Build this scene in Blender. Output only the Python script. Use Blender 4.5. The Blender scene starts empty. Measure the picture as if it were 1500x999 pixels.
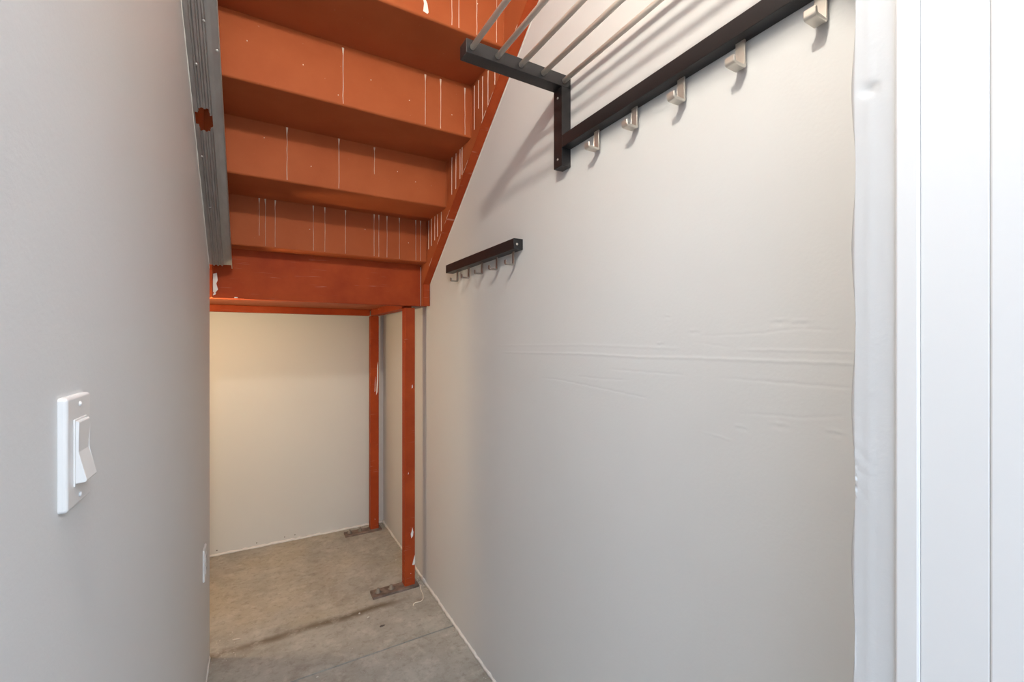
import bpy, bmesh, math, random
from mathutils import Vector, Matrix
random.seed(7)
scene = bpy.context.scene
COL = scene.collection

# ------------------------------------------------------------------ camera
cam_d = bpy.data.cameras.new('camera')
cam_d.sensor_width = 36.0
cam_d.lens = 643.0 / 1500.0 * 36.0
cam_d.clip_start = 0.01
cam = bpy.data.objects.new('camera', cam_d)
cam.location = (0, 0, 1.30)
cam.rotation_euler = (math.radians(90), 0, math.radians(-30.05))
COL.objects.link(cam)
scene.camera = cam

# ------------------------------------------------------------------ world, daylight, exposure
world = bpy.data.worlds.new('world'); scene.world = world
world.use_nodes = True
bg = world.node_tree.nodes['Background']
bg.inputs[0].default_value = (0.80, 0.88, 1.0, 1)
bg.inputs[1].default_value = 1.0

def area(name, loc, rot, sx, sy, power, colr):
    d = bpy.data.lights.new(name, 'AREA'); d.shape = 'RECTANGLE'
    d.size = sx; d.size_y = sy; d.energy = power; d.color = colr
    o = bpy.data.objects.new(name, d); o.location = loc; o.rotation_euler = rot
    COL.objects.link(o); return o
# daylight through the tall window of the room behind the camera
area('window_daylight', (-0.2, -3.05, 1.70), (math.radians(90), 0, 0), 2.6, 1.6, 30, (0.68, 0.82, 1.0))
# added skylight in that unseen room: lights the lower walls, spares the risers
area('added_skylight_fill', (0.1, -1.75, 2.64), (0, 0, 0), 3.0, 1.9, 150, (0.68, 0.82, 1.0))
# added side window light, unseen, to brighten the near walls and jamb
area('added_side_fill', (-2.05, -1.5, 1.45), (math.radians(90), 0, math.radians(-90)), 1.9, 2.1, 10, (0.72, 0.84, 1.0))

vs = scene.view_settings
vs.view_transform = 'Standard'
vs.look = 'None'
vs.exposure = 0.18
vs.gamma = 1.0
vs.use_curve_mapping = False

LAMP = (-0.05, 0.20, 2.39)      # bulb above the doorway
LAMP_POWER = 31.0
ALC = (-0.345, 2.275, 1.30)      # bulb hidden round the corner of the left wall
ALC_POWER = 12.5

# ------------------------------------------------------------------ materials
def nt(name):
    m = bpy.data.materials.new(name); m.use_nodes = True
    n = m.node_tree.nodes; l = m.node_tree.links
    return m, n, l, n['Principled BSDF']
def N(n, t, **kw):
    x = n.new(t)
    for k, v in kw.items():
        if k in x.inputs: x.inputs[k].default_value = v
        else: setattr(x, k, v)
    return x
def simple(name, c, rough=0.5, metal=0.0, bump=0.0, bscale=200, var=0.0, vscale=6):
    m, n, l, b = nt(name)
    b.inputs['Base Color'].default_value = (*c, 1)
    b.inputs['Roughness'].default_value = rough
    b.inputs['Metallic'].default_value = metal
    tc = N(n, 'ShaderNodeTexCoord')
    if var > 0:
        no = N(n, 'ShaderNodeTexNoise', Scale=vscale, Detail=6.0)
        l.new(tc.outputs['Object'], no.inputs['Vector'])
        r = N(n, 'ShaderNodeValToRGB')
        r.color_ramp.elements[0].position = 0.3; r.color_ramp.elements[1].position = 0.72
        r.color_ramp.elements[0].color = (*[x * (1 - var) for x in c], 1)
        r.color_ramp.elements[1].color = (*[min(1, x * (1 + var)) for x in c], 1)
        l.new(no.outputs['Fac'], r.inputs[0]); l.new(r.outputs[0], b.inputs['Base Color'])
    if bump > 0:
        no = N(n, 'ShaderNodeTexNoise', Scale=bscale, Detail=4.0)
        l.new(tc.outputs['Object'], no.inputs['Vector'])
        bp = N(n, 'ShaderNodeBump', Strength=bump, Distance=0.001)
        l.new(no.outputs['Fac'], bp.inputs['Height']); l.new(bp.outputs[0], b.inputs['Normal'])
    return m

M = {}
M['paint'] = simple('white_wall_paint', (0.665, 0.67, 0.665), 0.55, bump=0.25, bscale=160, var=0.012, vscale=3)
M['paint_back'] = simple('cream_wall_paint', (0.68, 0.68, 0.645), 0.6, bump=0.25, bscale=160, var=0.012, vscale=3)
M['plaster'] = simple('white_plaster', (0.53, 0.53, 0.53), 0.6, bump=0.5, bscale=90)
M['gloss'] = simple('white_gloss_trim', (0.67, 0.67, 0.67), 0.4)
M['plastic'] = simple('white_plastic', (0.68, 0.675, 0.665), 0.35)
M['black'] = simple('black_powder_coat', (0.018, 0.017, 0.018), 0.36, bump=0.25, bscale=900)
M['black'].node_tree.nodes['Principled BSDF'].inputs['Specular IOR Level'].default_value = 0.42
M['nickel'] = simple('brushed_nickel', (0.66, 0.62, 0.56), 0.45, metal=0.85)
M['rod'] = simple('satin_steel_rod', (0.78, 0.74, 0.67), 0.36, metal=0.35)
M['darknickel'] = simple('dull_nickel', (0.36, 0.33, 0.30), 0.42, metal=1.0)
M['steelscrew'] = simple('zinc_screw', (0.55, 0.55, 0.54), 0.4, metal=0.9)
M['drip'] = simple('dried_paint_drip', (0.78, 0.66, 0.55), 0.6)
M['whitepatch'] = simple('white_paint_splash', (0.82, 0.80, 0.76), 0.6)
M['rust'] = simple('rusty_brown_steel', (0.20, 0.145, 0.115), 0.75, bump=0.6, bscale=120, var=0.5, vscale=25)
M['bolt'] = simple('grimy_bolt', (0.27, 0.24, 0.20), 0.55, metal=0.3, bump=0.5, bscale=300)
M['debris'] = simple('dark_chip', (0.12, 0.10, 0.085), 0.8)
M['crumb'] = simple('plaster_crumb', (0.62, 0.59, 0.52), 0.8)
M['string'] = simple('pale_string', (0.85, 0.80, 0.68), 0.8)
M['low_bounce'] = simple('dark_low_bounce_floor', (0.10, 0.065, 0.045), 0.5, var=0.3, vscale=4)  # invented dark tone, weakens bounce from the unseen outer floor
M['dark'] = simple('dark_slot', (0.02, 0.02, 0.02), 0.8)

def red_primer():
    m, n, l, b = nt('red_oxide_primer')
    b.inputs['Roughness'].default_value = 0.55
    b.inputs['Specular IOR Level'].default_value = 0.08
    tc = N(n, 'ShaderNodeTexCoord')
    no = N(n, 'ShaderNodeTexNoise', Scale=4.0, Detail=7.0, Roughness=0.6)
    l.new(tc.outputs['Object'], no.inputs['Vector'])
    r = N(n, 'ShaderNodeValToRGB')
    r.color_ramp.elements[0].position = 0.3; r.color_ramp.elements[1].position = 0.75
    r.color_ramp.elements[0].color = (0.355, 0.085, 0.029, 1)
    r.color_ramp.elements[1].color = (0.425, 0.115, 0.042, 1)
    l.new(no.outputs['Fac'], r.inputs[0])
    # fine pale overspray specks
    v = N(n, 'ShaderNodeTexNoise', Scale=85.0, Detail=2.0)
    l.new(tc.outputs['Object'], v.inputs['Vector'])
    r2 = N(n, 'ShaderNodeValToRGB')
    r2.color_ramp.elements[0].position = 0.745; r2.color_ramp.elements[1].position = 0.80
    l.new(v.outputs['Fac'], r2.inputs[0])
    mu = N(n, 'ShaderNodeMath', operation='MULTIPLY'); mu.inputs[1].default_value = 0.35
    l.new(r2.outputs[0], mu.inputs[0])
    mx = N(n, 'ShaderNodeMixRGB')
    mx.inputs[2].default_value = (0.62, 0.42, 0.32, 1)
    l.new(mu.outputs[0], mx.inputs[0]); l.new(r.outputs[0], mx.inputs[1])
    l.new(mx.outputs[0], b.inputs['Base Color'])
    bp = N(n, 'ShaderNodeBump', Strength=0.2, Distance=0.001)
    n2 = N(n, 'ShaderNodeTexNoise', Scale=140.0, Detail=4.0)
    l.new(tc.outputs['Object'], n2.inputs['Vector'])
    l.new(n2.outputs['Fac'], bp.inputs['Height']); l.new(bp.outputs[0], b.inputs['Normal'])
    return m
M['red'] = red_primer()

def worn_red():     # the landing beam and posts: scuffed and scratched primer
    m, n, l, b = nt('scuffed_red_primer')
    b.inputs['Roughness'].default_value = 0.55
    b.inputs['Specular IOR Level'].default_value = 0.08
    tc = N(n, 'ShaderNodeTexCoord')
    no = N(n, 'ShaderNodeTexNoise', Scale=5.0, Detail=8.0, Roughness=0.65)
    l.new(tc.outputs['Object'], no.inputs['Vector'])
    r = N(n, 'ShaderNodeValToRGB')
    r.color_ramp.elements[0].position = 0.32; r.color_ramp.elements[1].position = 0.7
    r.color_ramp.elements[0].color = (0.30, 0.045, 0.014, 1)
    r.color_ramp.elements[1].color = (0.42, 0.075, 0.020, 1)
    l.new(no.outputs['Fac'], r.inputs[0])
    # scratches: stretched, turned noise
    mp = N(n, 'ShaderNodeMapping'); mp.inputs['Rotation'].default_value = (0, math.radians(38), 0)
    mp.inputs['Scale'].default_value = (6, 60, 130)
    l.new(tc.outputs['Object'], mp.inputs['Vector'])
    sn = N(n, 'ShaderNodeTexNoise', Scale=1.0, Detail=2.0)
    l.new(mp.outputs[0], sn.inputs['Vector'])
    r2 = N(n, 'ShaderNodeValToRGB')
    r2.color_ramp.elements[0].position = 0.62; r2.color_ramp.elements[1].position = 0.70
    l.new(sn.outputs['Fac'], r2.inputs[0])
    mk = N(n, 'ShaderNodeTexNoise', Scale=9.0, Detail=2.0)
    l.new(tc.outputs['Object'], mk.inputs['Vector'])
    r3 = N(n, 'ShaderNodeValToRGB')
    r3.color_ramp.elements[0].position = 0.5; r3.color_ramp.elements[1].position = 0.66
    l.new(mk.outputs['Fac'], r3.inputs[0])
    mu = N(n, 'ShaderNodeMath', operation='MULTIPLY')
    l.new(r2.outputs[0], mu.inputs[0]); l.new(r3.outputs[0], mu.inputs[1])
    mu2 = N(n, 'ShaderNodeMath', operation='MULTIPLY'); mu2.inputs[1].default_value = 0.6
    l.new(mu.outputs[0], mu2.inputs[0])
    mx = N(n, 'ShaderNodeMixRGB'); mx.inputs[2].default_value = (0.55, 0.30, 0.22, 1)
    l.new(mu2.outputs[0], mx.inputs[0]); l.new(r.outputs[0], mx.inputs[1])
    l.new(mx.outputs[0], b.inputs['Base Color'])
    bp = N(n, 'ShaderNodeBump', Strength=0.25, Distance=0.001)
    n2 = N(n, 'ShaderNodeTexNoise', Scale=110.0, Detail=4.0)
    l.new(tc.outputs['Object'], n2.inputs['Vector'])
    l.new(n2.outputs['Fac'], bp.inputs['Height']); l.new(bp.outputs[0], b.inputs['Normal'])
    return m
M['wornred'] = worn_red()

def galv():
    m, n, l, b = nt('galvanised_steel')
    b.inputs['Metallic'].default_value = 0.8
    b.inputs['Roughness'].default_value = 0.33
    tc = N(n, 'ShaderNodeTexCoord')
    mp = N(n, 'ShaderNodeMapping'); mp.inputs['Scale'].default_value = (60, 22, 22)
    l.new(tc.outputs['Object'], mp.inputs['Vector'])
    no = N(n, 'ShaderNodeTexNoise', Scale=1.0, Detail=5.0)
    l.new(mp.outputs[0], no.inputs['Vector'])
    r = N(n, 'ShaderNodeValToRGB')
    r.color_ramp.elements[0].position = 0.35; r.color_ramp.elements[1].position = 0.7
    r.color_ramp.elements[0].color = (0.62, 0.625, 0.62, 1)
    r.color_ramp.elements[1].color = (0.70, 0.705, 0.70, 1)
    l.new(no.outputs['Fac'], r.inputs[0]); l.new(r.outputs[0], b.inputs['Base Color'])
    return m
M['galv'] = galv()

def concrete():
    m, n, l, b = nt('stained_concrete')
    b.inputs['Roughness'].default_value = 0.72
    tc = N(n, 'ShaderNodeTexCoord')
    n1 = N(n, 'ShaderNodeTexNoise', Scale=5.5, Detail=9.0, Roughness=0.68)
    l.new(tc.outputs['Object'], n1.inputs['Vector'])
    r = N(n, 'ShaderNodeValToRGB')
    e = r.color_ramp.elements
    e[0].position = 0.3; e[0].color = (0.31, 0.295, 0.25, 1)
    e[1].position = 0.72; e[1].color = (0.50, 0.485, 0.43, 1)
    l.new(n1.outputs['Fac'], r.inputs[0])
    sep = N(n, 'ShaderNodeSeparateXYZ'); l.new(tc.outputs['Object'], sep.inputs[0])
    def math_(op, a, bb=None):
        x = N(n, 'ShaderNodeMath', operation=op)
        for i, q in enumerate((a, bb)):
            if q is None: continue
            if isinstance(q, (int, float)): x.inputs[i].default_value = q
            else: l.new(q, x.inputs[i])
        return x.outputs[0]
    def mix(f, c1, c2):
        x = N(n, 'ShaderNodeMixRGB')
        l.new(f, x.inputs[0]); l.new(c1, x.inputs[1]); x.inputs[2].default_value = (*c2, 1)
        return x.outputs[0]
    # yellowish older slab beyond y = 2.2
    nz = N(n, 'ShaderNodeTexNoise', Scale=2.6, Detail=5.0); l.new(tc.outputs['Object'], nz.inputs['Vector'])
    mr = N(n, 'ShaderNodeMapRange'); mr.inputs[1].default_value = 2.17; mr.inputs[2].default_value = 2.24
    l.new(sep.outputs['Y'], mr.inputs[0])
    rz = N(n, 'ShaderNodeValToRGB'); rz.color_ramp.elements[0].position = 0.42; rz.color_ramp.elements[1].position = 0.62
    l.new(nz.outputs['Fac'], rz.inputs[0])
    f1 = math_('MULTIPLY', math_('MULTIPLY', mr.outputs[0], rz.outputs[0]), 0.45)
    c = mix(f1, r.outputs[0], (0.52, 0.46, 0.33))
    # brown water line along the joint under the landing edge
    wn = N(n, 'ShaderNodeTexNoise', Scale=7.0, Detail=4.0); l.new(tc.outputs['Object'], wn.inputs['Vector'])
    yy = math_('ADD', sep.outputs['Y'], math_('MULTIPLY', math_('SUBTRACT', wn.outputs['Fac'], 0.5), 0.05))
    dd = math_('ABSOLUTE', math_('SUBTRACT', yy, 2.185))
    mr2 = N(n, 'ShaderNodeMapRange'); mr2.interpolation_type = 'SMOOTHSTEP'
    mr2.inputs[1].default_value = 0.0; mr2.inputs[2].default_value = 0.042
    mr2.inputs[3].default_value = 1.0; mr2.inputs[4].default_value = 0.0
    l.new(dd, mr2.inputs[0])
    mrx = N(n, 'ShaderNodeMapRange'); mrx.interpolation_type = 'SMOOTHSTEP'
    mrx.inputs[1].default_value = 0.72; mrx.inputs[2].default_value = 0.50
    l.new(sep.outputs['X'], mrx.inputs[0])
    wn2 = N(n, 'ShaderNodeTexNoise', Scale=4.0, Detail=3.0); l.new(tc.outputs['Object'], wn2.inputs['Vector'])
    st = math_('MULTIPLY', math_('MULTIPLY', mr2.outputs[0], mrx.outputs[0]), math_('ADD', wn2.outputs['Fac'], 0.22))
    c = mix(st, c, (0.105, 0.070, 0.030))
    # dark blotches
    bn = N(n, 'ShaderNodeTexNoise', Scale=3.3, Detail=8.0, Roughness=0.7)
    mpb = N(n, 'ShaderNodeMapping'); mpb.inputs['Location'].default_value = (3.1, 1.7, 0); l.new(tc.outputs['Object'], mpb.inputs['Vector'])
    l.new(mpb.outputs[0], bn.inputs['Vector'])
    rb = N(n, 'ShaderNodeValToRGB'); rb.color_ramp.elements[0].position = 0.55; rb.color_ramp.elements[1].position = 0.75
    l.new(bn.outputs['Fac'], rb.inputs[0])
    c = mix(math_('MULTIPLY', rb.outputs[0], 0.75), c, (0.26, 0.22, 0.17))
    # tiny pale paint specks
    sp = N(n, 'ShaderNodeTexNoise', Scale=55.0, Detail=2.0); l.new(tc.outputs['Object'], sp.inputs['Vector'])
    rs = N(n, 'ShaderNodeValToRGB'); rs.color_ramp.elements[0].position = 0.735; rs.color_ramp.elements[1].position = 0.79
    l.new(sp.outputs['Fac'], rs.inputs[0])
    c = mix(math_('MULTIPLY', rs.outputs[0], 0.55), c, (0.62, 0.60, 0.55))
    gn = N(n, 'ShaderNodeTexNoise', Scale=32.0, Detail=9.0, Roughness=0.75); l.new(tc.outputs['Object'], gn.inputs['Vector'])
    gr = N(n, 'ShaderNodeValToRGB'); gr.color_ramp.elements[0].position = 0.50; gr.color_ramp.elements[1].position = 0.68
    l.new(gn.outputs['Fac'], gr.inputs[0])
    c = mix(math_('MULTIPLY', gr.outputs[0], 0.6), c, (0.22, 0.19, 0.15))
    gn2 = N(n, 'ShaderNodeTexNoise', Scale=14.0, Detail=8.0, Roughness=0.7); l.new(mpb.outputs[0], gn2.inputs['Vector'])
    gr2 = N(n, 'ShaderNodeValToRGB'); gr2.color_ramp.elements[0].position = 0.52; gr2.color_ramp.elements[1].position = 0.70
    l.new(gn2.outputs['Fac'], gr2.inputs[0])
    c = mix(math_('MULTIPLY', gr2.outputs[0], 0.55), c, (0.62, 0.59, 0.52))
    l.new(c, b.inputs['Base Color'])
    bp = N(n, 'ShaderNodeBump', Strength=0.5, Distance=0.002)
    n3 = N(n, 'ShaderNodeTexNoise', Scale=45.0, Detail=8.0); l.new(tc.outputs['Object'], n3.inputs['Vector'])
    l.new(n3.outputs['Fac'], bp.inputs['Height']); l.new(bp.outputs[0], b.inputs['Normal'])
    return m
M['concrete'] = concrete()

def emit(name, c, s):
    m, n, l, b = nt(name)
    b.inputs['Base Color'].default_value = (0.9, 0.9, 0.88, 1)
    b.inputs['Emission Color'].default_value = (*c, 1)
    b.inputs['Emission Strength'].default_value = s
    return m

# ------------------------------------------------------------------ mesh helpers
def bx(bm, x0, x1, y0, y1, z0, z1, bev=0.0, seg=2):
    vsx = [bm.verts.new(p) for p in [(x0, y0, z0), (x1, y0, z0), (x1, y1, z0), (x0, y1, z0),
                                     (x0, y0, z1), (x1, y0, z1), (x1, y1, z1), (x0, y1, z1)]]
    fs = [bm.faces.new([vsx[i] for i in q]) for q in
          [(3, 2, 1, 0), (4, 5, 6, 7), (0, 1, 5, 4), (1, 2, 6, 5), (2, 3, 7, 6), (3, 0, 4, 7)]]
    if bev > 0:
        es = list({e for f in fs for e in f.edges})
        bmesh.ops.bevel(bm, geom=es, offset=bev, segments=seg, profile=0.5, affect='EDGES')
    return bm
def box(*a, **k): return bx(bmesh.new(), *a, **k)

def tube(bm, p0, p1, r, seg=14, cap=True):
    p0, p1 = Vector(p0), Vector(p1); d = (p1 - p0).normalized()
    a = d.orthogonal().normalized(); b_ = d.cross(a)
    A = [bm.verts.new(p0 + r * (math.cos(2 * math.pi * i / seg) * a + math.sin(2 * math.pi * i / seg) * b_)) for i in range(seg)]
    B = [bm.verts.new(p1 + r * (math.cos(2 * math.pi * i / seg) * a + math.sin(2 * math.pi * i / seg) * b_)) for i in range(seg)]
    for i in range(seg):
        bm.faces.new((A[i], A[(i + 1) % seg], B[(i + 1) % seg], B[i])).smooth = True
    if cap: bm.faces.new(A[::-1]); bm.faces.new(B)
    return bm

def lathe(bm, prof, origin, axis, seg=20):
    o = Vector(origin); d = Vector(axis).normalized(); a = d.orthogonal().normalized(); b_ = d.cross(a)
    rings = []
    for (r, h) in prof:
        rings.append([bm.verts.new(o + d * h + r * (math.cos(2 * math.pi * i / seg) * a + math.sin(2 * math.pi * i / seg) * b_)) for i in range(seg)])
    for q in range(len(rings) - 1):
        for i in range(seg):
            bm.faces.new((rings[q][i], rings[q][(i + 1) % seg], rings[q + 1][(i + 1) % seg], rings[q + 1][i])).smooth = True
    bm.faces.new(rings[0][::-1]); bm.faces.new(rings[-1])
    return bm

def prism(bm, prof, ax, a0, a1, bev=0.0):
    """extrude a closed 2-D outline along axis ax ('x','y','z')"""
    def P(p, t):
        return {'x': (t, p[0], p[1]), 'y': (p[0], t, p[1]), 'z': (p[0], p[1], t)}[ax]
    A = [bm.verts.new(P(p, a0)) for p in prof]; B = [bm.verts.new(P(p, a1)) for p in prof]
    n = len(prof); fs = []
    for i in range(n):
        fs.append(bm.faces.new((A[i], A[(i + 1) % n], B[(i + 1) % n], B[i])))
    fs.append(bm.faces.new(A[::-1])); fs.append(bm.faces.new(B))
    if bev > 0:
        bmesh.ops.bevel(bm, geom=list({e for f in fs for e in f.edges}), offset=bev, segments=2, profile=0.5, affect='EDGES')
    return bm

def finish(bm, name, mat, origin=(0, 0, 0)):
    bmesh.ops.recalc_face_normals(bm, faces=bm.faces[:])
    if any(origin):
        bmesh.ops.translate(bm, verts=bm.verts[:], vec=-Vector(origin))
    me = bpy.data.meshes.new(name); bm.to_mesh(me); bm.free()
    me.materials.append(M[mat] if isinstance(mat, str) else mat)
    return me

def part(name, bm, mat, parent, origin=None):
    """a mesh in world coordinates, stored relative to its parent thing"""
    org = parent['_o'] if parent is not None else (origin or (0, 0, 0))
    org = tuple(org)
    me = finish(bm, name, mat, org)
    o = bpy.data.objects.new(name, me); COL.objects.link(o)
    o.parent = parent
    if parent is None: o.location = org
    o['_o'] = org
    return o

def thing(name, label, cat, loc, group=None):
    o = bpy.data.objects.new(name, None); COL.objects.link(o)
    o.empty_display_size = 0.05
    o.location = loc; o['_o'] = tuple(loc); o['label'] = label; o['category'] = cat
    if group: o['group'] = group
    return o
def tag(o, label, cat, group=None):
    o['label'] = label; o['category'] = cat
    if group: o['group'] = group
    return o
def struct(name, bm, mat, label=None, parent=None):
    o = part(name, bm, mat, parent)
    if parent is None:
        o['kind'] = 'structure'
        if label: o['label'] = label
    return o

# ------------------------------------------------------------------ key dimensions (metres)
XL, XR = -0.172, 0.78            # closet side walls
YB = 3.20                        # alcove back wall
YE = 2.178                       # far end of left wall
YD = 0.227                       # closet side of the doorway wall
SL = 0.774                       # stair slope
RY, RZ, DY, DZ = 2.155, 1.700, 0.2707, 0.2090
def wall_top(y): return 1.59 + 0.762 * (YE - y)

# ------------------------------------------------------------------ structure
# floor: two slabs with a recessed saw joint
JY, JW, JD = 1.870, 0.0040, 0.018
bm = bmesh.new()
def fl(pts): bm.faces.new([bm.verts.new(p) for p in pts])
fx0, fx1, fy0, fy1 = -2.2, 3.0, -0.06, 3.35
fl([(fx0, fy0, 0), (fx1, fy0, 0), (fx1, JY - JW, 0), (fx0, JY - JW, 0)])
fl([(fx0, JY + JW, 0), (fx1, JY + JW, 0), (fx1, fy1, 0), (fx0, fy1, 0)])
fl([(fx0, JY - JW, 0), (fx1, JY - JW, 0), (fx1, JY - JW, -JD), (fx0, JY - JW, -JD)])
fl([(fx0, JY + JW, 0), (fx1, JY + JW, 0), (fx1, JY + JW, -JD), (fx0, JY + JW, -JD)])
fl([(fx0, JY - JW, -JD), (fx1, JY - JW, -JD), (fx1, JY + JW, -JD), (fx0, JY + JW, -JD)])
fl([(fx0, fy0, -0.12), (fx1, fy0, -0.12), (fx1, fy1, -0.12), (fx0, fy1, -0.12)])
floor = part('floor', bm, 'concrete', None)
floor['kind'] = 'structure'; floor['label'] = 'stained grey concrete floor with a saw-cut joint'

struct('floor_outer', box(-2.2, 3.0, -3.3, -0.06, -0.12, 0.0), 'low_bounce', 'floor of the room behind the camera, made dark to cut bounce light')  # unseen floor, darkened to keep bounce light off the stair soffits

# right wall: a grid with the dents and torn-paper ridges of the drywall modelled in relief
creases = [  # polyline (y, z), height, sigma, stepped below?
 ([(0.5898, 1.3098), (0.536, 1.3112), (0.4606, 1.3138), (0.3959, 1.3208), (0.332, 1.3163)], -0.0010, 0.0016),
 ([(0.5082, 1.2837), (0.4271, 1.2841), (0.22, 1.2835)], 0.0012, 0.0018),
 ([(1.4342, 1.2581), (0.9545, 1.2646), (0.735, 1.2621), (0.6033, 1.265), (0.4271, 1.2652), (0.22, 1.2667)], 0.0016, 0.0024),
 ([(1.4946, 1.2828), (0.9545, 1.2896), (0.6296, 1.284)], 0.0008, 0.0026),
 ([(0.5484, 1.2283), (0.4271, 1.2281), (0.22, 1.2288)], -0.0009, 0.0018),
 ([(0.5063, 1.1634), (0.4336, 1.1708), (0.3841, 1.1733), (0.3194, 1.1866)], -0.0011, 0.0016),
 ([(0.5967, 1.1142), (0.5568, 1.1155), (0.5082, 1.11)], 0.0013, 0.0018),
 ([(1.1637, 1.1827), (1.0745, 1.1847), (1.0016, 1.1816), (0.8633, 1.1753), (0.7635, 1.1697), (0.7168, 1.1684)], -0.0012, 0.0016),
 ([(0.9947, 1.2014), (0.8924, 1.2005), (0.7832, 1.2049)], -0.0010, 0.0015),
 ([(0.8633, 1.2279), (0.735, 1.2279), (0.6144, 1.2283)], -0.0009, 0.0016),
 ([(0.5967, 1.298), (0.5526, 1.2924), (0.5082, 1.2873)], -0.0007, 0.0016),
]
dents = [(0.4255, 1.3321, 0.008), (0.3894, 1.3292, 0.008), (0.4245, 1.1523, 0.009), (0.4949, 1.1372, 0.007), (0.3411, 1.155, 0.008),
         (0.5967, 1.3178, 0.007), (0.6674, 1.3531, 0.005), (0.6841, 1.2923, 0.006)]
def relief(y, z):
    h = 0.0
    for pl, a, w in creases:
        y1, y0 = pl[0][0], pl[-1][0]
        if not (y0 <= y <= y1): continue
        for (ya, za), (yb, zb) in zip(pl[:-1], pl[1:]):
            if yb <= y <= ya:
                t = (y - ya) / (yb - ya); zc = za + t * (zb - za)
                zc += 0.0004 * math.sin(y * 131 + za * 40) + 0.0003 * math.sin(y * 317)
                ed = min(1.0, (y1 - y) / 0.05, (y - y0) / 0.02 if y0 > 0.25 else 1.0)
                h += 0.45 * a * max(0, ed) * math.exp(-((z - zc) / (w * 0.75)) ** 2 / 2)
                break
    for (dy, dz, s) in dents:
        q = ((y - dy) / s) ** 2 + ((z - dz - 0.003 * math.sin(y * 500)) / (s * 0.32)) ** 2
        if q < 12: h += -0.0012 * math.exp(-q / 2) + 0.0008 * math.exp(-((y - dy) / s) ** 2 / 2 - ((z - dz - s * 0.55) / (s * 0.3)) ** 2 / 2)
    # broad taped joints: a horizontal swell and two vertical seams, barely proud
    h += 0.0012 * math.exp(-((z - 1.235) / 0.10) ** 2)
    h += 0.0005 / (1 + math.exp(max(-40, min(40, (y - 0.5755 - 0.004 * math.sin(z * 9)) / 0.0012)))) * (1 if z < 1.32 else max(0, 1 - (z - 1.32) / 0.1))
    return h
zs = [i * 0.05 for i in range(0, 21)] + [1.0 + 0.025 * i for i in range(1, 4)]
zs += [1.085 + 0.0022 * i for i in range(0, 127)]
zs += [1.375 + 0.03 * i for i in range(0, 8)] + [1.6 + 0.1 * i for i in range(0, 21)]
ys = [0.225 + 0.0042 * i for i in range(0, 310)]
ys += [1.53 + 0.04 * i for i in range(0, 42)] + [3.2, 3.3]
vv, ff = [], []
for z in zs:
    for y in ys:
        vv.append((XR - relief(y, z), y, z))
nx = len(ys)
for j in range(len(zs) - 1):
    for i in range(nx - 1):
        a = j * nx + i; ff.append((a, a + nx, a + nx + 1, a + 1))
k0 = len(vv); y0, y1, z1 = ys[0], ys[-1], zs[-1]
vv += [(XR, y0, 0), (XR, y1, 0), (XR, y1, z1), (XR, y0, z1), (XR + .1, y0, 0), (XR + .1, y1, 0), (XR + .1, y1, z1), (XR + .1, y0, z1)]
ff += [tuple(k0 + q for q in p) for p in [(4, 7, 6, 5), (0, 4, 5, 1), (3, 2, 6, 7), (0, 3, 7, 4), (1, 5, 6, 2)]]
me = bpy.data.meshes.new('wall_right'); me.from_pydata(vv, [], ff); me.materials.append(M['paint'])
me.polygons.foreach_set('use_smooth', [True] * (len(ff) - 5) + [False] * 5); me.update()
o = bpy.data.objects.new('wall_right', me); COL.objects.link(o); o['kind'] = 'structure'
o['label'] = 'long white painted drywall with faint torn ridges and dents'

# left wall: its top follows the underside of the stair
prof = [(-0.10, 0.0), (YE, 0.0), (YE, wall_top(YE)), (0.20, wall_top(0.20)), (-0.10, wall_top(0.20))]
struct('wall_left', prism(bmesh.new(), prof, 'x', XL - 0.11, XL), 'paint', 'white drywall sloping up under the stair')
# alcove walls
struct('wall_back', box(-1.40, XR + 0.1, YB, YB + 0.1, 0, 1.75), 'paint_back', 'cream drywall at the back under the landing')
struct('wall_alcove_front', box(-1.40, XL - 0.11, YE - 0.11, YE, 0, 1.75), 'paint_back')
struct('wall_alcove_side', box(-1.50, -1.40, YE - 0.11, YB + 0.1, 0, 1.75), 'paint_back')

# doorway wall: plaster return on the right (uneven corner), header over the opening
XJ = 0.56
zsj = [i * 0.02 for i in range(0, 113)]
ysj = [0.1905 + (YD - 0.1905) * q for q in (0, .1, .2, .3, .4, .5, .6, .7, .8, .88, .95, 1.0)]
vv, ff = [], []
def jamb_off(y, z):
    k = (y - 0.1905) / (YD - 0.1905)
    h = -0.0035 * k * (1 / (1 + math.exp((z - 0.95) / 0.06)))             # corner leans out low down
    e = math.exp(-((z - 1.17) / 0.035) ** 2) * max(0, k - 0.35)
    h += -0.0022 * e * (0.5 + 0.5 * math.sin(z * 410 + k * 9) * math.sin(k * 21 + z * 90))
    e2 = math.exp(-((z - 1.566) / 0.006) ** 2) * math.exp(-((k - 0.62) / 0.16) ** 2)
    h += 0.003 * e2
    h += -0.0006 * math.exp(-((k - 0.62) / 0.05) ** 2)
    return h
zsj = sorted(set([round(z, 4) for z in zsj] + [round(1.10 + 0.004 * i, 4) for i in range(0, 40)] + [round(1.545 + 0.003 * i, 4) for i in range(0, 14)]))
for z in zsj:
    for y in ysj: vv.append((XJ + jamb_off(y, z), y + (0.002 if y == ysj[-1] else 0) * math.sin(z * 37), z))
nx = len(ysj)
for j in range(len(zsj) - 1):
    for i in range(nx - 1):
        a = j * nx + i; ff.append((a, a + nx, a + nx + 1, a + 1))
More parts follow.
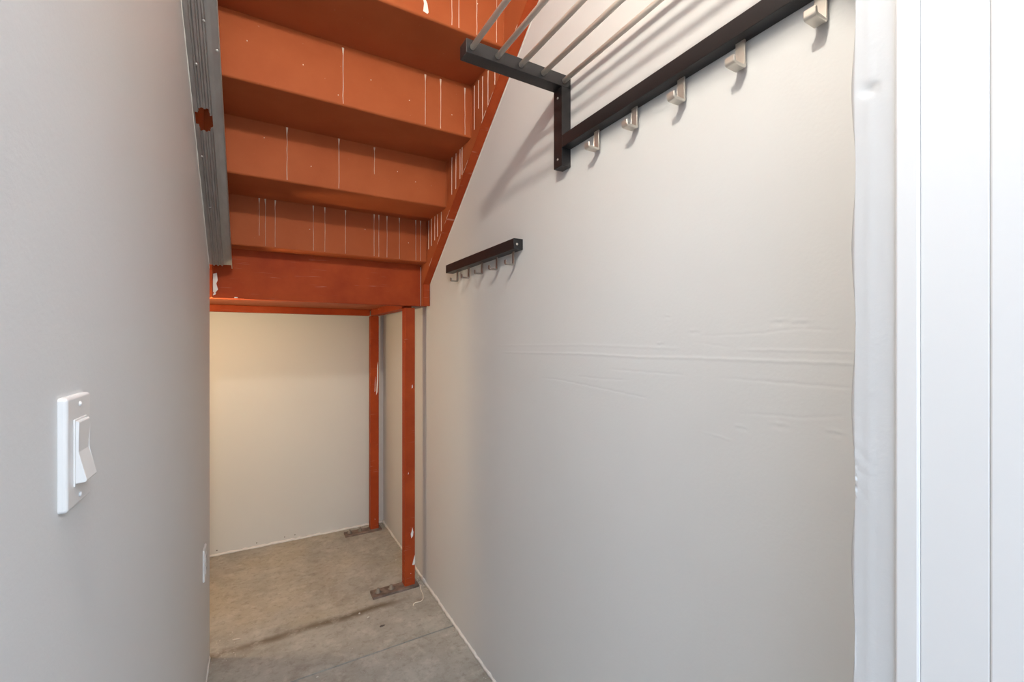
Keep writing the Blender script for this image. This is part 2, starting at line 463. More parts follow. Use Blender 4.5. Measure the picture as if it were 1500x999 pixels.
# end face (towards the closet) and back
nb = len(vv)
for z in zsj: vv.append((XR, YD, z))
for j in range(len(zsj) - 1):
    ff.append((j * nx + nx - 1, (j + 1) * nx + nx - 1, nb + j + 1, nb + j))
me = bpy.data.meshes.new('wall_front'); me.from_pydata(vv, [], ff); me.materials.append(M['plaster'])
me.polygons.foreach_set('use_smooth', [True] * (len(zsj) - 1) * (nx - 1) + [False] * (len(zsj) - 1)); me.update()
o = bpy.data.objects.new('wall_front', me); COL.objects.link(o); o['kind'] = 'structure'
o['label'] = 'rough white plaster return beside the doorway'
struct('wall_front_outer', box(XJ + 0.02, 3.0, -0.06, 0.19, 0, 3.45), 'plaster')
struct('wall_front_header', box(XL - 0.11, XR, -0.06, 0.05, 2.05, 3.45), 'plaster', 'white wall above the doorway')
struct('wall_front_side', box(-2.2, XL - 0.11, -0.06, 0.06, 0, 2.6), 'plaster')
# door frame on the right: casing bead, flat jamb and a stop
fr = struct('trim_1', box(XJ - 0.003, XJ + 0.02, 0.1712, 0.1905, 0, 2.24, bev=0.0022), 'gloss', 'white door frame bead next to the plaster')
struct('trim_2', box(XJ - 0.001, XJ + 0.02, 0.124, 0.1712, 0, 2.24, bev=0.0012), 'gloss', 'flat white door jamb board')
struct('trim_3', box(XJ - 0.0015, XJ + 0.02, -0.075, 0.124, 0, 2.05, bev=0.0015), 'gloss', 'white door stop board nearest the camera')
# plaster beads where the drywall meets the concrete
def bead(name, p0, p1, outward, seed, w=0.010, h=0.014):
    rnd = random.Random(seed); p0, p1 = Vector(p0), Vector(p1); L = (p1 - p0).length
    n = int(L / 0.02); bm = bmesh.new(); out = Vector(outward); rings = []
    for i in range(n + 1):
        c = p0.lerp(p1, i / n); ww = w * rnd.uniform(0.55, 1.15); hh = h * rnd.uniform(0.6, 1.2)
        rings.append([bm.verts.new(c - out * 0.002), bm.verts.new(c + out * ww), bm.verts.new(c + out * ww * 0.6 + Vector((0, 0, hh * 0.6))), bm.verts.new(c - out * 0.002 + Vector((0, 0, hh)))])
    for a, b_ in zip(rings[:-1], rings[1:]):
        for q in range(4):
            bm.faces.new((a[q], a[(q + 1) % 4], b_[(q + 1) % 4], b_[q])).smooth = True
    bm.faces.new(rings[0]); bm.faces.new(rings[-1][::-1])
    return struct(name, bm, 'whitepatch')
bead('baseboard_right', (XR, 0.23, 0), (XR, YB, 0), (-1, 0, 0), 3)['label'] = 'ragged white plaster bead at foot of right wall'
bead('baseboard_back', (-1.40, YB, 0), (XR, YB, 0), (0, -1, 0), 4)['label'] = 'ragged white plaster bead at foot of back wall'
bead('baseboard_left', (XL, -0.05, 0), (XL, YE, 0), (1, 0, 0), 5, 0.006, 0.012)['label'] = 'ragged white plaster bead at foot of left wall'

def s_low0(y): return 1.642 + SL * (2.155 - y)
bead('trim_4', (XR, 2.20, s_low0(2.20) - 0.016), (XR, 1.15, s_low0(1.15) - 0.016), (-1, 0, 0), 9, 0.0022, 0.012)['label'] = 'ragged white plaster edge under the stair stringer'
bead('trim_5', (XL, YE - 0.01, wall_top(YE - 0.01) - 0.002), (XL, 0.9, wall_top(0.9) - 0.002), (1, 0, 0), 8, 0.0022, 0.007)['label'] = 'ragged plaster edge where the left wall meets the metal stud'
# the room behind the camera, with a tall window
struct('wall_rear_lower', box(-2.2, 3.0, -3.3, -3.2, 0, 0.88), 'plaster')
struct('wall_rear_upper', box(-2.2, 3.0, -3.3, -3.2, 2.5, 2.6), 'plaster')
struct('wall_rear_side_1', box(-2.2, -1.55, -3.3, -3.2, 0.88, 2.5), 'plaster')
struct('wall_rear_side_2', box(1.15, 3.0, -3.3, -3.2, 0.88, 2.5), 'plaster')
w = struct('window_1', box(-1.55, 1.15, -3.27, -3.25, 0.88, 0.94), 'gloss', 'white window frame behind the camera')
for q in [(-1.55, 1.15, 2.44, 2.5), (-1.55, -1.49, 0.94, 2.44), (1.09, 1.15, 0.94, 2.44), (-0.23, -0.17, 0.94, 2.44)]:
    part('window_frame', box(q[0], q[1], -3.27, -3.25, q[2], q[3]), 'gloss', w)
struct('wall_outer_left_lower', box(-2.3, -2.2, -3.3, 0.06, 0, 0.35), 'plaster')
struct('wall_outer_left_upper', box(-2.3, -2.2, -3.3, 0.06, 2.5, 2.6), 'plaster')
struct('wall_outer_left_side_1', box(-2.3, -2.2, -3.3, -2.5, 0.35, 2.5), 'plaster')
struct('wall_outer_left_side_2', box(-2.3, -2.2, -0.5, 0.06, 0.35, 2.5), 'plaster')
w = struct('window_2', box(-2.27, -2.25, -2.5, -0.5, 0.35, 0.41), 'gloss', 'white frame of the added side window behind the camera')  # side window added for its light on the doorway
for q in [(-2.5, -0.5, 2.44, 2.5), (-2.5, -2.44, 0.41, 2.44), (-0.56, -0.5, 0.41, 2.44), (-1.53, -1.47, 0.41, 2.44)]:
    part('window_frame', box(-2.27, -2.25, q[0], q[1], q[2], q[3]), 'gloss', w)
struct('wall_outer_right', box(3.0, 3.1, -3.3, 0.19, 0, 2.6), 'plaster')
bm = bmesh.new()
for q in [(-2.3, 3.1, -3.3, -2.75), (-2.3, 3.1, -0.75, -0.06), (-2.3, -1.45, -2.75, -0.75), (1.65, 3.1, -2.75, -0.75)]:
    bx(bm, *q, 2.6, 2.7)
struct('ceiling', bm, 'plaster', 'white ceiling with an added skylight opening in the room behind the camera')  # opening added for the skylight fill

# ------------------------------------------------------------------ steel stair
stair = thing('steel_staircase', 'red primed steel staircase seen from below with landing frame on two posts', 'staircase', (0.30, 2.25, 0))
SX0, SX1 = -0.165, 0.744
T = 0.005
NS = 8
drips = {
 0: [(0.004, 1.9171, 1.7487), (0.027, 1.918, 1.704), (0.0638, 1.9182, 1.702), (0.2151, 1.9183, 1.702), (0.2634, 1.9166, 1.702), (0.3517, 1.9175, 1.702), (0.4821, 1.9143, 1.702), (0.5046, 1.9143, 1.702), (0.5438, 1.9134, 1.702), (0.604, 1.9153, 1.702), (0.687, 1.9168, 1.702), (0.7118, 1.9133, 1.702)],
 1: [(0.096, 2.1185, 1.915), (0.2827, 2.1173, 1.915), (0.4229, 2.1124, 2.0006)],
 2: [(0.2556, 2.3187, 2.1237), (0.5519, 2.3163, 2.1237), (0.6137, 2.3165, 2.1237), (0.7161, 2.3116, 2.1237)],
 3: [(0.5496, 2.54, 2.3319), (0.5738, 2.54, 2.3315), (0.6397, 2.54, 2.332), (0.7155, 2.54, 2.33)],
}
def drip_mesh(p, top, bot, axis, wt=0.0024, seed=0):
    """a run of dried paint: wider head, thin wavering thread. axis 'y' = on a riser, 'x' = on the stringer"""
    rnd = random.Random(seed); bm = bmesh.new(); n = 7; rings = []
    for i in range(n + 1):
        t = i / n; z = top + (bot - top) * t
        w_ = wt * (1.7 if i == 0 else rnd.uniform(0.38, 0.62)); off = rnd.uniform(-1, 1) * 0.0007
        dp = 0.0016
        if axis == 'y':
            c = [(p[0] - w_ + off, p[1], z), (p[0] + off, p[1] - dp, z), (p[0] + w_ + off, p[1], z)]
        else:
            c = [(p[0], p[1] - w_ + off, z), (p[0] - dp, p[1] + off, z), (p[0], p[1] + w_ + off, z)]
        rings.append([bm.verts.new(q) for q in c])
    for a, b_ in zip(rings[:-1], rings[1:]):
        for q in range(3):
            bm.faces.new((a[q], a[(q + 1) % 3], b_[(q + 1) % 3], b_[q]))
    bm.faces.new(rings[0]); bm.faces.new(rings[-1][::-1])
    return bm
RB = 0.007
for k in range(NS):
    y, z = RY - DY * k, RZ + DZ * k
    # riser plate with a pressed bend at its foot, facing the camera
    prof = []
    for q in range(7):
        a = math.pi / 2 * q / 6
        prof.append((y + RB - RB * math.sin(a), z + RB - RB * math.cos(a)))
    outer = prof + [(y, z + DZ)]
    inner = [(y + T, z + DZ), (y + T, z + RB)] + [(y + RB - (RB - T) * math.sin(a), z + RB - (RB - T) * math.cos(a)) for a in (math.pi / 3, math.pi / 6, 0)]
    bm = prism(bmesh.new(), outer + inner, 'x', SX0, SX1)
    for f in bm.faces:
        if len(f.verts) == 4: f.smooth = False
    rs = part('riser', bm, 'red', stair)
    ye = y + DY if k > 0 else 2.30
    tr = part('tread', box(SX0, SX1, y + RB, ye, z, z + T), 'red', stair)
    for i, (dx, zt, zb) in enumerate(drips.get(k, [])):
        zt = min(zt, z + DZ - 0.001); zb = max(zb, z + RB)
        part('paint_drip', drip_mesh((dx, y), zt, zb, 'y', 0.0022 if k else 0.0018, seed=k * 40 + i), 'drip', rs)
    # weld and caulk bead in the corner with the stringer
    part('weld_bead', tube(bmesh.new(), (SX1 - 0.001, y - 0.001, z + RB), (SX1 - 0.001, y - 0.001, z + DZ - 0.002), 0.003, 8), 'red', rs)

specks = {1: [(0.18, 1.985), (0.02, 2.06), (0.52, 2.03), (0.60, 2.0)], 2: [(-0.03, 2.245), (0.13, 2.22), (0.35, 2.235), (0.49, 2.20), (0.66, 2.19), (0.24, 2.15)],
          0: [(0.20, 1.80), (0.44, 1.83), (0.65, 1.79)], 3: [(0.642, 2.44), (0.33, 2.40), (0.20, 2.45)]}
_rs = [c for c in stair.children if c.name.startswith('riser')]
for k, pts in specks.items():
    for (px, pz) in pts:
        part('paint_speck', lathe(bmesh.new(), [(0.0020, 0), (0.0015, 0.001), (0.0005, 0.0014)], (px, RY - DY * k, pz), (0, -1, 0), 8), 'drip', _rs[k])
# stringers: web plate plus a bottom flange turned to the wall
def s_low(y): return 1.642 + SL * (2.155 - y)
def stringer(xw0, xw1, xf0, xf1):
    y0_, y1_ = -0.03, 2.245
    prof = [(y1_, 1.483), (y1_, s_low(2.155) + 0.30), (2.155 - 0.05, s_low(2.155) + 0.34), (y0_, s_low(y0_) + 0.34), (y0_, s_low(y0_)), (2.212, s_low(2.212)), (2.212, 1.483)]
    s = part('stringer', prism(bmesh.new(), prof, 'x', xw0, xw1), 'red', stair)
    bm = bmesh.new()
    prof = [(y0_, s_low(y0_)), (2.212, s_low(2.212)), (2.212, s_low(2.212) - 0.008), (y0_, s_low(y0_) - 0.008)]
    prism(bm, prof, 'x', xf0, xf1)
    part('flange', bm, 'wornred', s)
    bm = box(xf0, xf1, 2.204, 2.212, 1.483, s_low(2.212))
    part('end_plate', bm, 'wornred', s)
    return s
sr = stringer(SX1, SX1 + 0.008, SX1, XR - 0.002)
sl = stringer(SX0 - 0.006, SX0, SX0 - 0.05, SX0)
web_drips = [(1.5839, 2.3128, 2.14), (1.5465, 2.3153, 2.2061), (1.5104, 2.3124, 2.1478), (1.4643, 2.3088, 2.18), (1.4097, 2.2896, 2.23),
             (1.8179, 2.1127, 1.9492), (1.7714, 2.1136, 1.96), (1.7268, 2.1146, 1.99), (1.7051, 2.115, 2.0), (2.1237, 1.905, 1.7625), (2.0835, 1.905, 1.7721), (2.035, 1.905, 1.7895), (1.9975, 1.905, 1.80), (1.9477, 1.905, 1.815)]
for i, (wy, zt, zb) in enumerate(web_drips):
    zb = max(zb, s_low(wy) + 0.004)
    part('paint_drip', drip_mesh((SX1, wy), zt, zb, 'x', 0.0026, seed=300 + i), 'drip', sr)
# broken smears of paint along the flange edge
def smear(bm, pts, w_, rnd):
    rings = []
    for i, p in enumerate(pts):
        ww = w_ * rnd.uniform(0.3, 1.0)
        rings.append((p, ww))
    return rings
rnd = random.Random(11)
bm = bmesh.new()
y = 1.25
while y < 2.15:
    L = rnd.uniform(0.02, 0.06)
    if rnd.random() < 0.65:
        for q in range(3):
            ya, yb = y + L * q / 3, y + L * (q + 1) / 3
            d = rnd.uniform(0.002, 0.007)
            pts = [(SX1 - 0.0006, ya, s_low(ya) + 0.002), (SX1 - 0.0006, yb, s_low(yb) + 0.002), (SX1 - 0.0006, yb, s_low(yb) + 0.002 + d), (SX1 - 0.0006, ya, s_low(ya) + 0.003 + d * rnd.uniform(.3, 1))]
            bm.faces.new([bm.verts.new(p) for p in pts])
    y += L + rnd.uniform(0.01, 0.05)
sm = part('paint_smear', bm, 'drip', sr); sm['kind'] = 'stuff'

# landing frame
FB, BB = 2.250, 1.483
fb = part('landing_beam', box(-1.40, XR - 0.003, FB, FB + 0.006, BB, 1.700), 'wornred', stair)
part('flange', box(-1.40, 0.66, FB + 0.006, FB + 0.045, BB, BB + 0.006), 'wornred', fb)
part('weld_bead', tube(bmesh.new(), (SX1, FB - 0.001, BB + 0.002), (SX1, FB - 0.0005, 1.69), 0.0016, 8), 'drip', fb)
part('weld_bead', tube(bmesh.new(), (-0.25, FB - 0.0005, BB + 0.001), (XR - 0.004, FB - 0.0005, BB + 0.001), 0.0018, 6), 'wornred', fb)
part('landing_deck', box(-1.40, XR - 0.003, FB + 0.006, YB, 1.512, 1.52), 'red', stair)
part('landing_beam', box(-1.40, 0.66, 3.07, 3.125, 1.472, 1.512, bev=0.003), 'wornred', stair)
part('landing_beam', box(0.664, 0.719, 2.325, 3.065, 1.472, 1.512, bev=0.003), 'wornred', stair)
bolt = finish(lathe(bmesh.new(), [(0.0165, 0.0), (0.0165, 0.003), (0.0105, 0.0032), (0.0105, 0.013), (0.006, 0.0132), (0.006, 0.022)], (0, 0, 0), (0, 0, 1), 6), 'anchor_bolt', 'bolt')
def patch(bm, pts, axis, d):
    """irregular splash of white paint, a hair proud of the face"""
    A = []; B = []
    for p in pts:
        if axis == 'y': A.append(bm.verts.new((p[0], d, p[1]))); B.append(bm.verts.new((p[0], d - 0.0006, p[1])))
        else: A.append(bm.verts.new((d, p[0], p[1]))); B.append(bm.verts.new((d - 0.0006, p[0], p[1])))
    n = len(pts); bm.faces.new(B)
    for i in range(n): bm.faces.new((A[i], A[(i + 1) % n], B[(i + 1) % n], B[i]))
    return bm
for (py, patches) in ((2.265, [[(.698, .262), (.707, .272), (.709, .292), (.704, .318), (.700, .300), (.695, .285)],
                               [(.703, .120), (.715, .118), (.7185, .130), (.7185, .172), (.713, .160), (.708, .140)],
                               [(.680, .60), (.684, .604), (.683, .612)], [(.700, 1.05), (.706, 1.055), (.705, 1.07), (.701, 1.066)], [(.694, .075), (.697, .078), (.694, .08)]]),
                      (3.068, [[(.700, .93), (.709, .95), (.7135, 1.03), (.7135, 1.16), (.707, 1.13), (.705, 1.03)],
                               [(.690, .95), (.694, .96), (.695, 1.06), (.692, 1.02)], [(.690, .08), (.695, .08), (.694, .085)]])):
    ps = part('post', box(0.664, 0.719, py, py + 0.055, 0.012, 1.476 if py < 3 else 1.472, bev=0.005), 'wornred', stair)
    bp_ = part('base_plate', box(0.500, 0.738, py - 0.010, py + 0.062, 0.0, 0.012, bev=0.0015), 'rust', ps)
    for bxp in (0.532, 0.600):
        b_ = bpy.data.objects.new('anchor_bolt', bolt); COL.objects.link(b_); b_.parent = ps
        b_.location = Vector((bxp, py + 0.026, 0.012)) - Vector(stair['_o'])
    for pl in patches:
        part('paint_splash', patch(bmesh.new(), pl, 'y', py), 'whitepatch', ps)
    # weld round the foot
    part('weld_bead', box(0.660, 0.723, py - 0.004, py + 0.059, 0.012, 0.016, bev=0.0015), 'rust', ps)
# white splashes on the beam and on the fourth riser
for pl in ([(-.168, 1.585), (-.152, 1.590), (-.149, 1.560), (-.154, 1.545), (-.148, 1.52), (-.158, 1.505), (-.168, 1.51)],
           [(-.166, 1.494), (-.157, 1.498), (-.155, 1.505), (-.162, 1.508)], [(-.09, 1.486), (-.075, 1.487), (-.078, 1.491), (-.088, 1.491)]):
    part('paint_splash', patch(bmesh.new(), pl, 'y', FB), 'whitepatch', fb)
rl = [c for c in stair.children if c.name.startswith('riser')]
part('paint_splash', patch(bmesh.new(), [(.452, 2.344), (.466, 2.340), (.470, 2.346), (.466, 2.372), (.456, 2.392), (.450, 2.388), (.455, 2.37)], 'y', RY - 3 * DY), 'whitepatch', rl[3])

# ------------------------------------------------------------------ galvanised stud capping the sloping wall
ang = math.atan(0.762)
stud_o = Vector((XL + 0.0005, YE - 0.02, wall_top(YE - 0.02) + 0.006))
stud = thing('metal_stud', 'ribbed grey galvanised metal stud with screws along the sloping wall top', 'metal stud', stud_o)
SW = 0.0775
sdir = Vector((0, -math.cos(ang), math.sin(ang))); ndn = Vector((0, -math.sin(ang), -math.cos(ang)))   # ndn: out of the visible face
xs = [0, .004, .012, .0145, .018, .0205, .026, .0285, .032, .0345, .040, .0425, .046, .0485, .060, SW - .001, SW]
dep = [0, 0, 0, .0055, .0055, -.001, -.001, .0055, .0055, -.001, -.001, .0055, .0055, -.003, -.0045, -.0045, .001]
hole_s = None
hs = ((YE - 0.02) - 1.6617) / math.cos(ang)
srow = [0.0] + [hs - .0365, hs - .0265, hs - .019, hs + .019, hs + .0265, hs + .0365] + [2.5]
HX = (.0048, .0145, .040, .0485)    # columns of the knock-out
bm = bmesh.new()
def sp(x, s, d): return stud_o + Vector((x, 0, 0)) + sdir * s + ndn * d
grid = [[bm.verts.new(sp(x, s, d)) for x, d in zip(xs, dep)] for s in srow]
for j in range(len(srow) - 1):
    for i in range(len(xs) - 1):
        xm = (xs[i] + xs[i + 1]) / 2; smid = (srow[j] + srow[j + 1]) / 2 - hs
        inx = .0044 < xm < .0485; inmid = .0145 < xm < .040
        if inx and abs(smid) < .019: continue
        if inmid and abs(smid) < .0365: continue
        if .012 < xm < .0425 and abs(smid) < .0265: continue
        bm.faces.new((grid[j][i], grid[j][i + 1], grid[j + 1][i + 1], grid[j + 1][i]))
bmesh.ops.solidify(bm, geom=bm.faces[:], thickness=0.0010)
part('web', bm, 'galv', stud)
for xa in (0.0, SW - 0.0012):
    bm = bmesh.new()
    ps_ = [sp(xa, -0.0, 0), sp(xa + .0012, -0.0, 0), sp(xa + .0012, 2.5, 0), sp(xa, 2.5, 0)]
    A = [bm.verts.new(p) for p in ps_]; B = [bm.verts.new(p - ndn * 0.032) for p in ps_]
    bm.faces.new(A); bm.faces.new(B[::-1])
    for i in range(4): bm.faces.new((A[i], A[(i + 1) % 4], B[(i + 1) % 4], B[i]))
    part('flange', bm, 'galv', stud)
# rolled lip on the room side, running a little past the web
bm = bmesh.new(); tube(bm, sp(SW, -0.014, .0004), sp(SW, 2.5, .0004), 0.0016, 8); part('lip', bm, 'galv', stud)
scr = lambda: lathe(bmesh.new(), [(0.0045, 0.0), (0.0045, 0.0008), (0.0032, 0.0022), (0.001, 0.0026)], (0, 0, 0), ndn, 12)
scr_me = finish(scr(), 'screw', 'steelscrew')
for (u_, s_) in ((.016, hs + .335), (.045, hs + .285), (.020, hs + .165), (SW - .006, hs + .215), (.012, hs - .13), (.022, hs - .335), (.030, hs + .47)):
    s2 = bpy.data.objects.new('screw', scr_me); COL.objects.link(s2); s2.parent = stud
    s2.location = sp(u_, s_, 0.004 if u_ < .05 else 0) - stud_o

# ------------------------------------------------------------------ J hooks
def hook_mesh(name, mat, w_, th, drop, depth, lip):
    """strap hangs from z=0 (x=0 is the wall side), runs out to -x and turns up"""
    r = th * 0.85
    path = [(0, 0), (0, -drop + r)]
    for q in range(1, 5):
        a = math.pi / 2 * q / 4; path.append((-r + r * math.cos(a), -drop + r - r * math.sin(a)))
    path.append((-depth + r, -drop))
    for q in range(1, 5):
        a = math.pi / 2 * q / 4; path.append((-depth + r - r * math.sin(a), -drop + r - r * math.cos(a)))
    path.append((-depth, -drop + lip))
    L, R_ = [], []
    n = len(path)
    for i in range(n):
        a = Vector(path[max(0, i - 1)]); b_ = Vector(path[min(n - 1, i + 1)]); t = (b_ - a).normalized()
        nn = Vector((-t.y, t.x)) * th / 2; c = Vector(path[i])
        L.append(tuple(c + nn)); R_.append(tuple(c - nn))
    bm = bmesh.new(); prism(bm, L + R_[::-1], 'y', 0, w_)
    es = [e for e in bm.edges if abs(e.verts[0].co.y - e.verts[1].co.y) < 1e-6]
    bmesh.ops.bevel(bm, geom=es, offset=th * 0.2, segments=1, profile=0.5, affect='EDGES')
    return finish(bm, name, mat)

def screw_x(parent, x, y, z, r=0.0035, mat='black', axis=(-1, 0, 0)):
    return part('screw', lathe(bmesh.new(), [(r, 0), (r, 0.0006), (r * 0.6, 0.0016), (r * 0.15, 0.0018)], (x, y, z), axis, 12), mat, parent)

# ------------------------------------------------------------------ rod shelf with rail and hooks
Y1, Y2 = 1.010, 0.236
rack = thing('coat_rack', 'black wall rack with five steel shelf rods above a rail of square hooks', 'coat rack', (XR, 0.64, 1.80))
for yb in (Y1, Y2):
    u = part('upright', box(0.748, XR, yb, yb + 0.040, 1.800, 2.0255, bev=0.0012), 'black', rack)
    for zc in (1.823, 2.000): screw_x(u, 0.748, yb + 0.02, zc, mat='steelscrew')
    part('arm', box(0.452, XR, yb, yb + 0.040, 2.0255, 2.061, bev=0.0012), 'black', rack)
part('rail', box(0.748, XR - 0.001, Y2 + 0.040, Y1, 1.851, 1.886, bev=0.0012), 'black', rack)
for xr in (0.468, 0.540, 0.611, 0.683, 0.755):
    r_ = part('rod', tube(bmesh.new(), (xr, Y2 + 0.038, 2.041), (xr, Y1 + 0.002, 2.041), 0.0069, 18), 'rod', rack)
    part('socket', lathe(bmesh.new(), [(0.0078, 0.0), (0.0078, 0.0012)], (xr, Y1, 2.041), (0, -1, 0), 16), 'dark', r_)
hm = hook_mesh('hook', 'nickel', 0.0185, 0.0046, 0.052, 0.032, 0.0125)
for hy in (0.877, 0.743, 0.611, 0.480, 0.347):
    h = bpy.data.objects.new('hook', hm); COL.objects.link(h); h.parent = rack
    h.location = Vector((0.7700, hy, 1.8525)) - Vector(rack['_o'])

# ------------------------------------------------------------------ small hook rail
hr = thing('hook_rail', 'short black wall rail with five small wire hooks beside the stair', 'hook rail', (XR, 1.583, 1.61))
part('bar', box(0.744, XR, 1.274, 1.892, 1.610, 1.6465, bev=0.001), 'black', hr)
screw_x(hr, 0.757, 1.274, 1.627, 0.0042, 'nickel', (0, -1, 0))
hm2 = hook_mesh('hook', 'darknickel', 0.0115, 0.0044, 0.046, 0.032, 0.014)
for hy in (1.310, 1.432, 1.555, 1.683, 1.803):
    h = bpy.data.objects.new('hook', hm2); COL.objects.link(h); h.parent = hr
    h.location = Vector((0.767, hy, 1.6105)) - Vector(hr['_o'])

# ------------------------------------------------------------------ light switch and outlet on the left wall
sw = thing('light_switch', 'white rocker light switch on the left wall near the camera', 'light switch', (XL, 0.637, 1.185))
def cover(parent, y0, y1, z0, z1, th):
    bm = bx(bmesh.new(), XL, XL + th, y0, y1, z0, z1)
    es = [e for e in bm.edges if not (abs(e.verts[0].co.x - XL) < 1e-6 and abs(e.verts[1].co.x - XL) < 1e-6)]
    bmesh.ops.bevel(bm, geom=es, offset=0.0032, segments=4, profile=0.5, affect='EDGES')
    for f in bm.faces: f.smooth = False
    return part('cover_plate', bm, 'plastic', parent)
cover(sw, 0.602, 0.672, 1.127, 1.2426, 0.0072)
XF = XL + 0.0072
part('rocker_frame', box(XF - 0.001, XF + 0.0012, 0.6185, 0.6555, 1.149, 1.2185, bev=0.0004), 'plastic', sw)
prof = [(XF, 1.1515), (XF + 0.0088, 1.1525), (XF + 0.0098, 1.1545), (XF + 0.0030, 1.184), (XF + 0.0040, 1.2150), (XF + 0.003, 1.2165), (XF, 1.2165)]
part('rocker', prism(bmesh.new(), prof, 'y', 0.6205, 0.6535, bev=0.0005), 'plastic', sw)
for zc in (1.1365, 1.2330): screw_x(sw, XF, 0.637, zc, 0.0028, 'plastic', (1, 0, 0))
ot = thing('wall_outlet', 'white outlet plate low on the left wall near its far end', 'outlet', (XL, 1.955, 0.487))
cover(ot, 1.920, 1.990, 0.430, 0.545, 0.0065)
XF = XL + 0.0065
for zc in (0.466, 0.509):
    r_ = part('receptacle', box(XF - 0.001, XF + 0.0018, 1.938, 1.972, zc - 0.0145, zc + 0.0145, bev=0.0008), 'plastic', ot)
    for dy in (-0.006, 0.006):
        part('slot', box(XF + 0.0015, XF + 0.0020, 1.955 + dy - 0.001, 1.955 + dy + 0.001, zc - 0.002, zc + 0.006), 'dark', r_)
screw_x(ot, XF, 1.955, 0.4875, 0.0028, 'plastic', (1, 0, 0))

# ------------------------------------------------------------------ lamps (both out of the frame)
def bulb_lamp(name, label, base, axis, bulb_c, power, colr, radius):
    t = thing(name, label, 'lamp', base)
    ax = Vector(axis); b0 = Vector(base); d = (Vector(bulb_c) - b0).dot(ax)
    part('lampholder', lathe(bmesh.new(), [(0.045, 0), (0.045, 0.008), (0.022, 0.014), (0.018, max(0.016, d - 0.022))], base, ax, 20), 'plastic', t)
    R = 0.022
    prof = [(R * math.sin(a), -R * math.cos(a)) for a in [math.pi * q / 10 for q in range(1, 10)]]
    part('bulb', lathe(bmesh.new(), prof, bulb_c, ax, 16), emit(name + '_glow', colr, 4.0), t)
    l = bpy.data.lights.new(name + '_light', 'POINT'); l.energy = power; l.color = colr; l.shadow_soft_size = radius
    lo = bpy.data.objects.new(name + '_light', l); COL.objects.link(lo); lo.parent = t
    lo.location = Vector(bulb_c) + ax * (R + radius + 0.002) - b0
    return t
bulb_lamp('doorway_lamp', 'bare bulb in a white lampholder above the doorway', (LAMP[0], 0.05, LAMP[2]), (0, 1, 0), (LAMP[0], LAMP[1] - 0.055, LAMP[2]), LAMP_POWER, (1.0, 0.93, 0.82), 0.030)
bulb_lamp('alcove_lamp', 'bare warm bulb under the landing behind the left wall', (ALC[0], YE, ALC[2]), (0, 1, 0), (ALC[0], YE + 0.045, ALC[2]), ALC_POWER, (1.0, 0.76, 0.45), 0.025)

# ------------------------------------------------------------------ small things on the floor
def string(pts, r, name):
    cu = bpy.data.curves.new(name, 'CURVE'); cu.dimensions = '3D'; cu.bevel_depth = r; cu.bevel_resolution = 1; cu.resolution_u = 6
    sp_ = cu.splines.new('BEZIER'); sp_.bezier_points.add(len(pts) - 1)
    for b_, p in zip(sp_.bezier_points, pts):
        b_.co = p; b_.handle_left_type = b_.handle_right_type = 'AUTO'
    tmp = bpy.data.objects.new(name, cu); COL.objects.link(tmp)
    dg = bpy.context.evaluated_depsgraph_get()
    me = bpy.data.meshes.new_from_object(tmp.evaluated_get(dg)); bpy.data.objects.remove(tmp)
    me.materials.clear(); me.materials.append(M['string'])
    o = bpy.data.objects.new(name, me); COL.objects.link(o); return o
tag(string([(0.742, 2.246, 0.014), (0.737, 2.225, 0.0016), (0.728, 2.163, 0.0016), (0.708, 2.126, 0.0016), (0.668, 2.123, 0.0016), (0.658, 2.103, 0.0016)], 0.0019, 'loose_string'),
    'pale loose string on the concrete by the front post', 'string')
def flake(name, x, y, sx, sy, h, rz, mat, label, cat):
    bm = bmesh.new(); rnd = random.Random(int(x * 1e4))
    n = 7; A, B = [], []
    for i in range(n):
        a = 2 * math.pi * i / n; k = rnd.uniform(0.7, 1.1)
        px, py = sx * math.cos(a) * k, sy * math.sin(a) * k
        A.append(bm.verts.new((px, py, 0))); B.append(bm.verts.new((px * .8, py * .8, h * rnd.uniform(.6, 1))))
    bm.faces.new(A[::-1]); bm.faces.new(B)
    for i in range(n): bm.faces.new((A[i], A[(i + 1) % n], B[(i + 1) % n], B[i]))
    o = bpy.data.objects.new(name, finish(bm, name, mat)); COL.objects.link(o)
    o.location = (x, y, 0); o.rotation_euler = (0, 0, rz); tag(o, label, cat); return o
flake('debris_chip', 0.4904, 2.0291, 0.013, 0.006, 0.004, 0.15, 'debris', 'small dark chip lying on the concrete in front of the posts', 'debris')
flake('plaster_flake', 0.4481, 2.1267, 0.008, 0.004, 0.003, 0.6, 'crumb', 'white plaster flake just in front of the brown stain', 'debris')
flake('plaster_flake', 0.4182, 2.1766, 0.006, 0.004, 0.003, 0.2, 'crumb', 'small white plaster flake on the brown stain', 'debris')
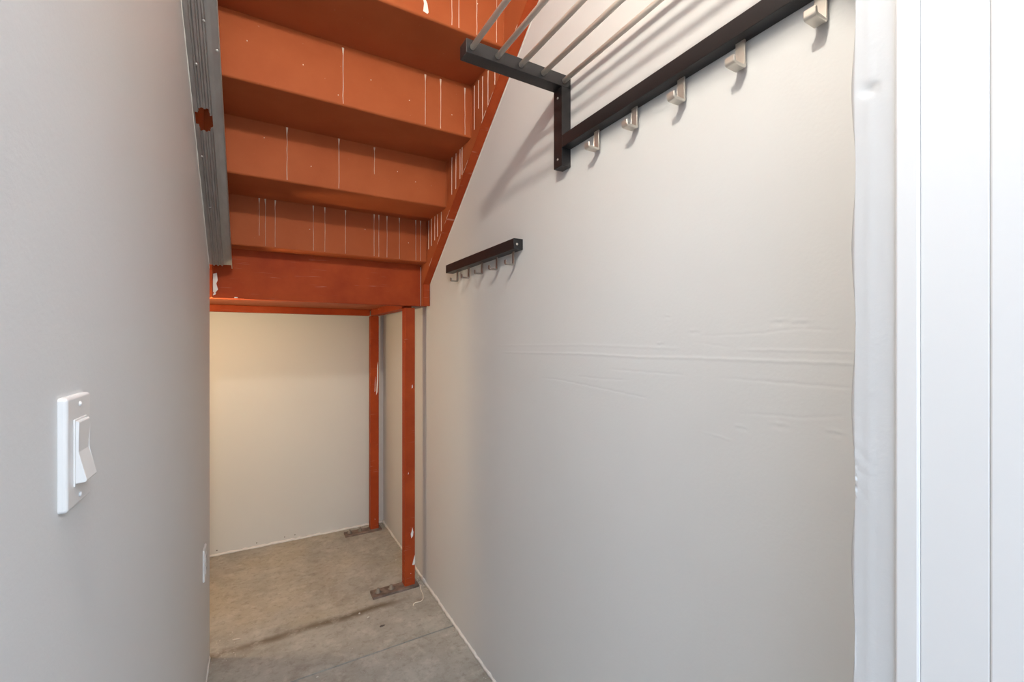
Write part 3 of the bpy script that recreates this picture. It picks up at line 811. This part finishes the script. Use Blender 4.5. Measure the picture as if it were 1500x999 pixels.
flake('plaster_flake', -0.085, 2.26, 0.020, 0.004, 0.002, -0.25, 'crumb', 'long thin pale splinter near the left wall', 'debris')
flake('plaster_flake', 0.1988, 1.8474, 0.005, 0.004, 0.003, 0.4, 'crumb', 'white plaster flake on the floor joint nearest the camera', 'debris')
flake('plaster_flake', 0.7088, 2.5993, 0.006, 0.005, 0.004, 0.4, 'crumb', 'white plaster flake on the floor between the two posts', 'debris')
# crumbs of plaster and grit gathered along the wall feet and posts
bm = bmesh.new(); rnd = random.Random(21)
def crumb(x, y, s):
    m = Matrix.Translation((x, y, s * 0.45)) @ Matrix.Rotation(rnd.uniform(0, 6), 4, 'Z') @ Matrix.Diagonal((s, s * rnd.uniform(.5, 1), s * 0.5, 1))
    bmesh.ops.create_icosphere(bm, subdivisions=1, radius=1.0, matrix=m)
for i in range(70): crumb(XR - abs(rnd.gauss(0.012, 0.02)) - 0.008, rnd.uniform(1.4, 3.18), rnd.uniform(0.001, 0.0028))
for i in range(50): crumb(rnd.uniform(0.60, 0.76), rnd.uniform(3.13, 3.19), rnd.uniform(0.0015, 0.004))
for i in range(40): crumb(rnd.uniform(0.735, 0.765), rnd.uniform(2.24, 2.36), rnd.uniform(0.0015, 0.004))
for i in range(60): crumb(rnd.uniform(-0.15, 0.7), rnd.uniform(1.5, 3.15), rnd.uniform(0.0008, 0.002))
for i in range(20): crumb(rnd.uniform(-0.16, -0.08), rnd.uniform(2.12, 2.35), rnd.uniform(0.0012, 0.003))
o = part('plaster_crumbs', bm, 'crumb', None); o['kind'] = 'stuff'; tag(o, 'tiny pale crumbs of plaster scattered on the concrete', 'debris')
# nail heads low on the back wall
wb = bpy.data.objects['wall_back']
for nxp, nz in ((-0.2159, 0.0296), (0.1491, 0.0298), (0.2089, 0.0307), (-0.0075, 0.0278)):
    part('nail', lathe(bmesh.new(), [(0.0035, 0), (0.0032, 0.0012)], (nxp, YB, nz), (0, -1, 0), 8), 'debris', wb)

for o in bpy.data.objects:
    if '_o' in o: del o['_o']
